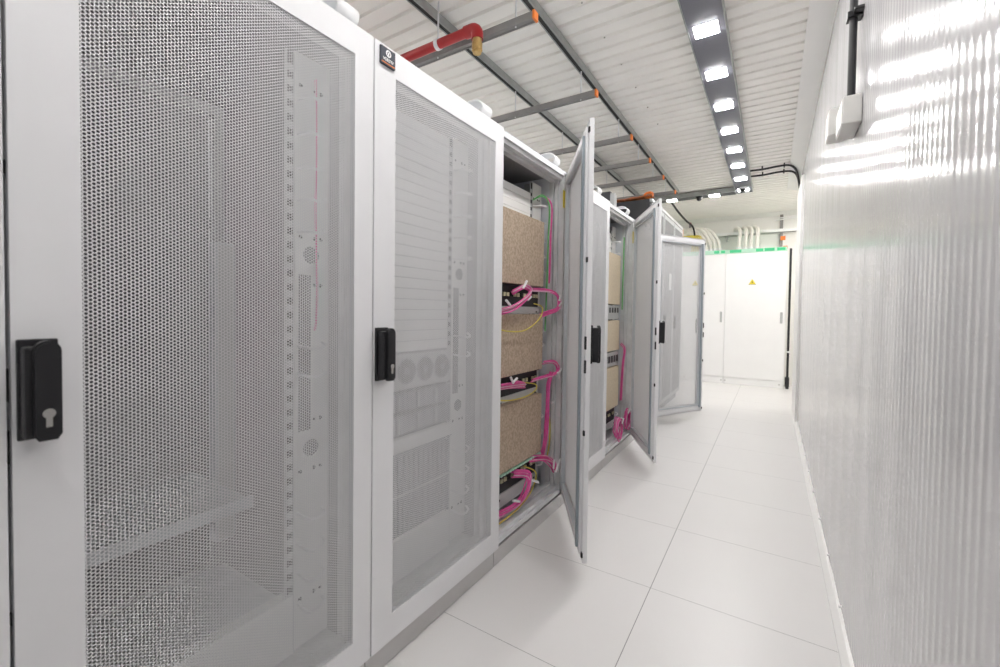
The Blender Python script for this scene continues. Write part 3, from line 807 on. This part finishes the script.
# ------------------------------------------------------------------ white end cabinets
EY = 8.83
def end_cab(x0, x1, lab, handle_side, warn_x, greens, screws):
    w_ = x1 - x0
    t = thing('electrical_cabinet', lab, 'cabinet', (x0, EY, 0), 0, 'white electrical cabinets at the end')
    MB().box(0.0005, w_ - 0.0005, 0.004, 0.45, 0.12, 2.36, 0.003).build('body', 'cab_white', t)
    p = MB().box(0.004, w_ - 0.004, 0.012, 0.44, 0, 0.118, 0.003).build('plinth', 'cab_white', t)
    for sx in screws:
        MB().disc((sx * w_, 0.008, 0.06), 1, 0.014, 0.006, 12).build('screw', 'plinth', p)
    d = MB().box(0.003, w_ - 0.003, -0.004, 0.0035, 0.135, 2.355, 0.002).build('door', 'cab_white', t)
    hx = w_ - 0.06 if handle_side else 0.06
    hm = MB().box(hx - 0.018, hx + 0.018, -0.018, -0.0042, 1.12, 1.31, 0.004)
    hm.box(hx - 0.010, hx + 0.010, -0.030, -0.018, 1.15, 1.30, 0.004)
    hm.build('handle', 'cab_trim', d)
    wm = MB().prism([(warn_x - 0.055, 1.80), (warn_x + 0.055, 1.80), (warn_x, 1.895)], 1, -0.006, -0.0042)
    wo = wm.build('warning_sign', 'warn', d)
    bolt = MB().prism([(warn_x + 0.004, 1.868), (warn_x - 0.012, 1.833), (warn_x - 0.001, 1.833), (warn_x - 0.006, 1.808), (warn_x + 0.012, 1.843), (warn_x + 0.001, 1.843)], 1, -0.007, -0.006)
    bolt.prism([(warn_x - 0.062, 1.796), (warn_x + 0.062, 1.796), (warn_x + 0.050, 1.801), (warn_x - 0.050, 1.801)], 1, -0.0065, -0.0043)
    bolt.build('bolt_mark', 'black', wo)
    h = MB().box(0.002, w_ - 0.002, 0.002, 0.45, 2.362, 2.435, 0.003).build('header_strip', 'cab_pale', t)
    for a, c in greens:
        MB().box(a * w_, c * w_, -0.001, 0.002, 2.376, 2.425, 0.0008).build('green_label', 'cab_green', h)
    return t
end_cab(0.376, 1.302, 'broad white cabinet by the black upright pipe, four hoses on top', True, 0.42, ((0.06, 0.26), (0.50, 0.62), (0.64, 0.80), (0.84, 0.97)), (0.03, 0.93))
end_cab(-0.33, 0.3758, 'white cabinet with curved hoses on top, beside the broad one', True, 0.20, ((0.72, 0.84), (0.88, 0.97)), (0.06, 0.95))
end_cab(-1.04, -0.3302, 'white cabinet in the far corner, hidden behind the tall grey cabinets', True, 0.35, ((0.1, 0.9),), (0.06, 0.95))

def hose(pts, lab, group, r=0.029, m='hose'):
    t = thing('cable_hose', lab, 'hose', pts[0], 0, group)
    o = Vector(pts[0])
    P = spline([Vector(p) - o for p in pts], 8)
    # corrugated
    b = MB(); b.tube(P, [r * (1.0 + 0.05 * (i % 2)) for i in range(len(P))], 10)
    b.build('sleeve', m, t, True)
    MB().tube([P[0] + Vector((0, 0, -0.004)), P[0] + Vector((0, 0, 0.05))], r * 1.4, 12).build('gland', 'white_pl', t, True)
    return t
for k, x in enumerate((0.565, 0.665, 0.750, 0.845)):
    hose([(x, 9.0, 2.436), (x + 0.004, 9.0, 2.60), (x + 0.012, 9.02, 2.74), (x + 0.0, 9.06, 2.82), (x - 0.05, 9.14, 2.865), (x - 0.09, 9.24, 2.85)],
         'cream hose rising from the broad white cabinet, %s from its near-aisle end' % ('fourth', 'third', 'second', 'first')[k], 'upright hoses on the broad cabinet')
for k in range(6):
    x = 0.25 - 0.075 * k
    h = 2.85 + 0.015 * (k % 3)
    hose([(x, 8.98, 2.436), (x - 0.01, 8.98, 2.58), (x - 0.07, 8.99, 2.72), (x - 0.20, 9.02, h), (x - 0.40, 9.06, h + 0.02), (x - 0.62, 9.10, h - 0.04), (x - 0.80, 9.14, h - 0.10)],
         'cream hose arching over the second white cabinet, %s counted from the broad cabinet' % ORD[k], 'arching hoses on the second cabinet', 0.027)
b = MB()
for k in range(6):
    b.tube(spline([(-0.22 + 0.03 * k, 8.93, 2.44), (-0.21 + 0.03 * k, 8.93, 2.66), (-0.22 + 0.02 * k, 8.94, 2.70 + 0.01 * k), (-0.5, 9.0, 2.70 + 0.012 * k)], 6), 0.009, 7)
tag(b.build('cable_bundle', 'yellow', None, True), 'yellow cables bunched beneath the arching cream hoses', 'cable bundle')

# wall tray, brackets behind the cabinets
t = thing('wall_tray', 'long white tray fixed along the far wall above the cabinets', 'cable tray', (0.10, YF - 0.11, 2.74))
MB().box(0, 1.46, 0, 0.09, 0, 0.012).box(0, 1.46, 0, 0.006, 0, 0.065).build('channel', 'white_pl', t)
MB().box(0.24, 0.27, 0.02, 0.10, -0.09, 0.0, 0.002).build('bracket', 'channel', t)
t = thing('wall_strut', 'upright grey strut with orange caps on the far wall', 'strut', (1.21, YF - 0.02, 2.44))
MB().box(-0.025, 0.025, -0.02, 0.02, 0, 0.66, 0.003).build('channel', 'channel', t)
MB().box(-0.01, 0.065, -0.135, -0.10, 0.155, 0.225, 0.004).build('end_cap', 'orange', t)
MB().box(0.03, 0.10, -0.14, -0.10, 0.0, 0.05, 0.004).build('end_cap', 'orange', t)
t = thing('wall_bracket', 'small dark bracket with reddish tip on the far wall above the hoses', 'bracket', (-0.31, YF - 0.02, 2.92))
MB().box(-0.02, 0.02, -0.03, 0.02, 0, 0.12, 0.003).build('strut', 'channel', t)
MB().box(-0.022, 0.022, -0.033, 0.022, 0.12, 0.15, 0.003).build('end_cap', 'red', t)
t = thing('white_conduit', 'pair of short white conduits crossing in front of the far strut', 'conduit', (1.10, 9.2, 2.96))
b = MB(); b.tube([(0, 0, 0), (0.50, 0, 0.035)], 0.011, 8); b.tube([(0.06, 0, 0.035), (0.50, 0, 0.065)], 0.009, 8); b.build('pipes', 'white_pl', t, True)
t = thing('standpipe', 'black upright pipe beside the broad white cabinet, with a thick black foot', 'pipe', (1.352, 8.85, 0))
MB().tube([(0, 0, 0.16), (0, 0, 2.40)], 0.017, 12).build('pipe', 'black_soft', t, True)
MB().box(-0.035, 0.028, -0.03, 0.03, 0.035, 0.20, 0.008).build('foot', 'black_soft', t)
b = MB()
for z in (0.62,): b.box(-0.02, 0.035, -0.024, 0.024, z, z + 0.03, 0.003)
b.build('clip', 'white_pl', t)
MB().tube([(0, 0, 0.0), (0, 0, 0.05)], 0.024, 12).build('floor_collar', 'black_soft', t, True)

# ------------------------------------------------------------------ ceiling lights
SZ = 3.055          # underside of the light tray
t = thing('light_tray', 'long dark grey lighting tray running down the ceiling over the aisle', 'lighting tray', (0.72, 0, SZ))
MB().box(-0.103, 0.103, YN + 0.1, 7.30, 0, 0.045, 0.004).build('housing', 'strip', t)
b = MB()
b.box(-0.109, -0.103, YN + 0.1, 7.30, -0.006, 0.05); b.box(0.103, 0.109, YN + 0.1, 7.30, -0.006, 0.05)
b.build('edge_lip', 'rail', t)
t2 = thing('light_tray', 'dark cross lighting tray above the far end, meeting the long tray', 'lighting tray', (0.61, 7.30, SZ))
MB().box(-2.6, 0.0, -0.215, -0.010, -0.012, 0.045, 0.004).build('housing', 'strip_dark', t2)
MB().box(-2.6, 0.0, -0.221, -0.215, -0.02, 0.05).build('edge_lip', 'rail', t2)
led_n = 0
def led(x, y, z, lab, wx=0.066, wy=0.061):
    t = thing('led_lamp', lab, 'ceiling lamp', (x, y, z), 0, 'square LED lamps in the ceiling trays')
    MB().ring(0, 0.006, -wy - 0.006, wy + 0.006, -wx - 0.006, wx + 0.006, 0.006, 0.006, 0.006, 0.006)
    fr = MB()
    fr.box(-wx - 0.006, -wx, -wy - 0.006, wy + 0.006, -0.004, -0.0005).box(wx, wx + 0.006, -wy - 0.006, wy + 0.006, -0.004, -0.0005)
    fr.box(-wx, wx, -wy - 0.006, -wy, -0.004, -0.0005).box(-wx, wx, wy, wy + 0.006, -0.004, -0.0005)
    fr.build('rim', 'rack_grey', t)
    MB().box(-wx, wx, -wy, wy, -0.008, -0.0008).build('diffuser', 'led', t)
    return t
for k in range(-6, 8):
    y = 2.998 + 0.585 * k
    if k >= 0:
        lab = ('large square lamp in the long ceiling tray, nearest one in view' if k == 0 else 'square lamp in the long ceiling tray, %s one in view going away' % ORD[k])
    else:
        lab = 'square lamp in the long ceiling tray above the camera, %s behind the nearest visible one' % ORD[-k - 1]
    led(0.717, y, SZ, lab)
for x, lab in ((-0.265, 'square lamp in the dark cross tray, farther from the corner dome'), (0.335, 'square lamp in the dark cross tray, closer to the corner dome'),
               (-0.9, 'square lamp in the dark cross tray above the tall grey cabinets'), (-1.6, 'square lamp at the hidden end of the dark cross tray')):
    led(x, 7.185, SZ - 0.012, lab)
# row of unseen lamps over the rear aisle, added to brighten the ceiling
t3 = thing('light_tray', 'added unseen lighting tray over the rear aisle behind the racks', 'lighting tray', (-1.75, 0, SZ))
MB().box(-0.103, 0.103, YN + 0.1, 7.05, 0, 0.045, 0.004).build('housing', 'strip', t3)
for k in range(0, 13):
    led(-1.75, -0.5 + 0.585 * k, SZ, 'added unseen square lamp over the rear aisle, %s from the near wall' % ORD[k])
for y, lab in ((7.35, 'added unseen square lamp beyond the ribbed wall, nearest of three'), (7.85, 'added unseen square lamp beyond the ribbed wall, middle of three'), (8.35, 'added unseen square lamp beyond the ribbed wall, closest to the end')):
    led(1.78, y, CZ - 0.002, lab)  # unseen lamps added past the wall end to brighten the far end
# cameras
def dome(x, y, z, lab):
    t = thing('dome_camera', lab, 'security camera', (x, y, z))
    MB().tube([(0, 0, 0), (0, 0, -0.025)], 0.05, 24).build('base', 'white_pl' if x > 0.5 else 'black', t, True)
    P = [(0, 0, -0.025 - 0.038 * math.sin(a)) for a in np.linspace(0, PI / 2 * 0.98, 7)]
    R_ = [0.04 * math.cos(a) for a in np.linspace(0, PI / 2 * 0.98, 7)]
    MB().tube(P, R_, 20).build('dome', 'black', t, True)
    return t
dome(0.717, 6.97, SZ - 0.001, 'dome camera with white collar at the corner of the two ceiling trays')
dome(0.13, 7.16, SZ - 0.013, 'black dome camera between the two lamps of the cross tray')

# ------------------------------------------------------------------ ceiling rails and hanging bars
for x, lab in ((-0.70, 'slotted steel rail on the ceiling, farther from the aisle'), (-0.135, 'slotted steel rail on the ceiling, nearer the aisle')):
    t = thing('ceiling_rail', lab, 'rail', (x, 0, 3.06), 0, 'slotted ceiling rails')
    MB().box(-0.021, 0.021, YN + 0.2, 6.9, 0.012, 0.055).box(-0.021, -0.015, YN + 0.2, 6.9, 0, 0.012).box(0.013, 0.021, YN + 0.2, 6.9, 0, 0.012).build('channel', 'rail', t)
    MB().box(-0.015, 0.006, YN + 0.2, 6.9, 0.004, 0.0118).build('slot', 'rail_dark', t)
bars = [2.094, 3.056, 3.984, 4.682, 5.343, 6.065]
bar_names = ('beside the red pipe, nearest of the ladder-like row', 'second of the row from the red pipe', 'third of the row from the red pipe', 'fourth of the row from the red pipe', 'fifth of the row from the red pipe', 'farthest of the row from the red pipe')
for y, nm in zip(bars, bar_names):
    t = thing('hanging_bar', 'grey hanging bar with orange end cap, ' + nm, 'support bar', (-0.02, y, 2.85), 0, 'hanging bars above the racks')
    b = MB().box(-1.70, 0.0, -0.020, 0.020, 0.006, 0.041).box(-1.70, 0.0, -0.020, -0.013, 0, 0.006).box(-1.70, 0.0, 0.013, 0.020, 0, 0.006)
    b.build('channel', 'channel', t)
    MB().box(0.0, 0.014, -0.023, 0.023, -0.003, 0.044, 0.002).build('end_cap', 'orange', t)
    for xr in (-0.68, -0.115):
        MB().tube([(xr, 0, 0.0), (xr, 0, 0.212)], 0.005, 8).build('hanger_rod', 'galv', t, True)
# red extinguishing pipe with brass nozzle
t = thing('sprinkler_pipe', 'red pipe with a brass nozzle above the badged rack', 'pipe', (-0.33, 2.0, 2.86))
b = MB()
P = [(-1.6, 0, -0.004), (-0.10, 0, 0.0), (-0.035, 0, 0.0)] + [(-0.035 + 0.035 * math.sin(a), 0, -0.035 + 0.035 * math.cos(a)) for a in np.linspace(0.25, PI / 2, 6)] + [(0, 0, -0.055)]
b.tube(P, 0.027, 16)
b.build('pipe', 'red', t, True)
e = MB()
e.tube([(-0.08, 0, 0), (-0.035, 0, 0.0)] + [(-0.035 + 0.035 * math.sin(a), 0, -0.035 + 0.035 * math.cos(a)) for a in np.linspace(0.25, PI / 2, 6)] + [(0, 0, -0.062)], 0.034, 16)
e.build('elbow', 'red', t, True)
nz = MB()
nz.tube([(0, 0, -0.060), (0, 0, -0.085), (0, 0, -0.0851), (0, 0, -0.125), (0, 0, -0.1251), (0, 0, -0.14)], [0.027, 0.027, 0.030, 0.030, 0.024, 0.024], 14)
nz.build('nozzle', 'brass', t, True)
b = MB(); b.tube([(-0.30, 0, 0), (-0.275, 0, 0)], 0.032, 16); b.tube([(-0.287, 0, 0.03), (-0.287, 0, 0.25)], 0.005, 8)
b.build('pipe_clamp', 'galv', t, True)

# ------------------------------------------------------------------ wall boxes and cables
t = thing('junction_box', 'grey junction box on the ribbed wall at the foot of the black cable', 'junction box', (WX, 2.155, 2.022))
MB().box(-0.060, -0.002, 0, 0.20, 0, 0.108, 0.004).build('body', 'box', t)
MB().box(-0.0625, -0.060, 0.006, 0.194, 0.006, 0.102, 0.001).build('lid', 'box', t)
MB().tube([(-0.030, 0.06, 0.108), (-0.030, 0.06, 0.122)], 0.020, 14).build('gland', 'black', t, True)
t = thing('junction_box', 'smaller grey junction box just beyond the one with the black cable', 'junction box', (WX, 2.60, 2.135))
MB().box(-0.066, -0.002, 0, 0.14, 0, 0.125, 0.004).build('body', 'box', t)
MB().box(-0.0685, -0.066, 0.006, 0.134, 0.006, 0.119, 0.001).build('lid', 'box', t)
t = thing('wall_cable', 'thick black cable coming down the ribbed wall into the junction box', 'cable', (WX - 0.030, 2.215, 2.140))
MB().tube(spline([(0, 0, 0), (0.001, 0.01, 0.20), (0.004, 0.04, 0.45), (0.006, 0.05, 0.70), (0.006, 0.05, 0.92)], 6), 0.0135, 12).build('sheath', 'black_soft', t, True)
b = MB(); b.box(-0.019, 0.030, 0.004, 0.056, 0.325, 0.350, 0.003); b.box(0.0, 0.030, -0.03, 0.004, 0.332, 0.344, 0.002)
b.build('clip', 'black', t)
for dy, lab in ((0.0, 'black cable from the long light tray across to the wall end, nearer one'), (0.26, 'black cable from the long light tray across to the wall end, farther one')):
    y = 6.32 + dy
    t = thing('ceiling_cable', lab, 'cable', (0.83, y, 3.085), 0, 'black cables at the wall end')
    MB().tube(spline([(0, 0, 0), (0.14, 0.01, 0), (0.28, -0.005, 0.006), (0.40, 0.0, 0.005), (0.47, 0.12 - dy * 0.3, -0.01), (0.515, 0.40 - dy * 0.7, -0.03), (0.545, 0.72 - dy * 0.9, -0.08), (0.565, 0.76 - dy * 0.9, -0.18), (0.585, 0.78 - dy * 0.9, -0.26)], 8), 0.012, 10).build('sheath', 'black_soft', t, True)
    b = MB()
    for xx in (0.13, 0.36): b.box(xx - 0.008, xx + 0.008, -0.022, 0.022, -0.014, 0.034, 0.002)
    b.build('clip', 'black', t)
t = thing('ceiling_cable', 'black cable dropping from the cross tray behind the tall grey cabinets', 'cable', (-0.30, 7.32, 3.05))
MB().tube(spline([(0, 0, 0), (0.02, 0.5, -0.06), (0.05, 1.1, -0.10), (0.10, 1.5, -0.14), (0.12, 1.62, -0.26), (0.12, 1.64, -0.36)], 8), 0.016, 10).build('sheath', 'black_soft', t, True)
t = thing('junction_box', 'pale junction box on the far wall where the dropping black cable ends', 'junction box', (-0.18, 9.0, 2.60))
MB().box(-0.06, 0.06, -0.05, 0.29, -0.03, 0.09, 0.005).build('body', 'box', t)
# ceiling screws
for k, (x, y) in enumerate(((0.106, 2.457), (0.113, 2.844), (0.117, 3.215), (0.12, 3.6), (0.12, 4.0), (0.12, 4.4))):
    t = thing('ceiling_screw', 'tiny screw head in the bare ceiling sheet, %s of the row going away' % ORD[k], 'screw', (x, y, CZ), 0, 'screws in the ceiling sheet')
    MB().tube([(0, 0, 0.0), (0, 0, -0.006)], 0.006, 8).build('head', 'steel', t, True)
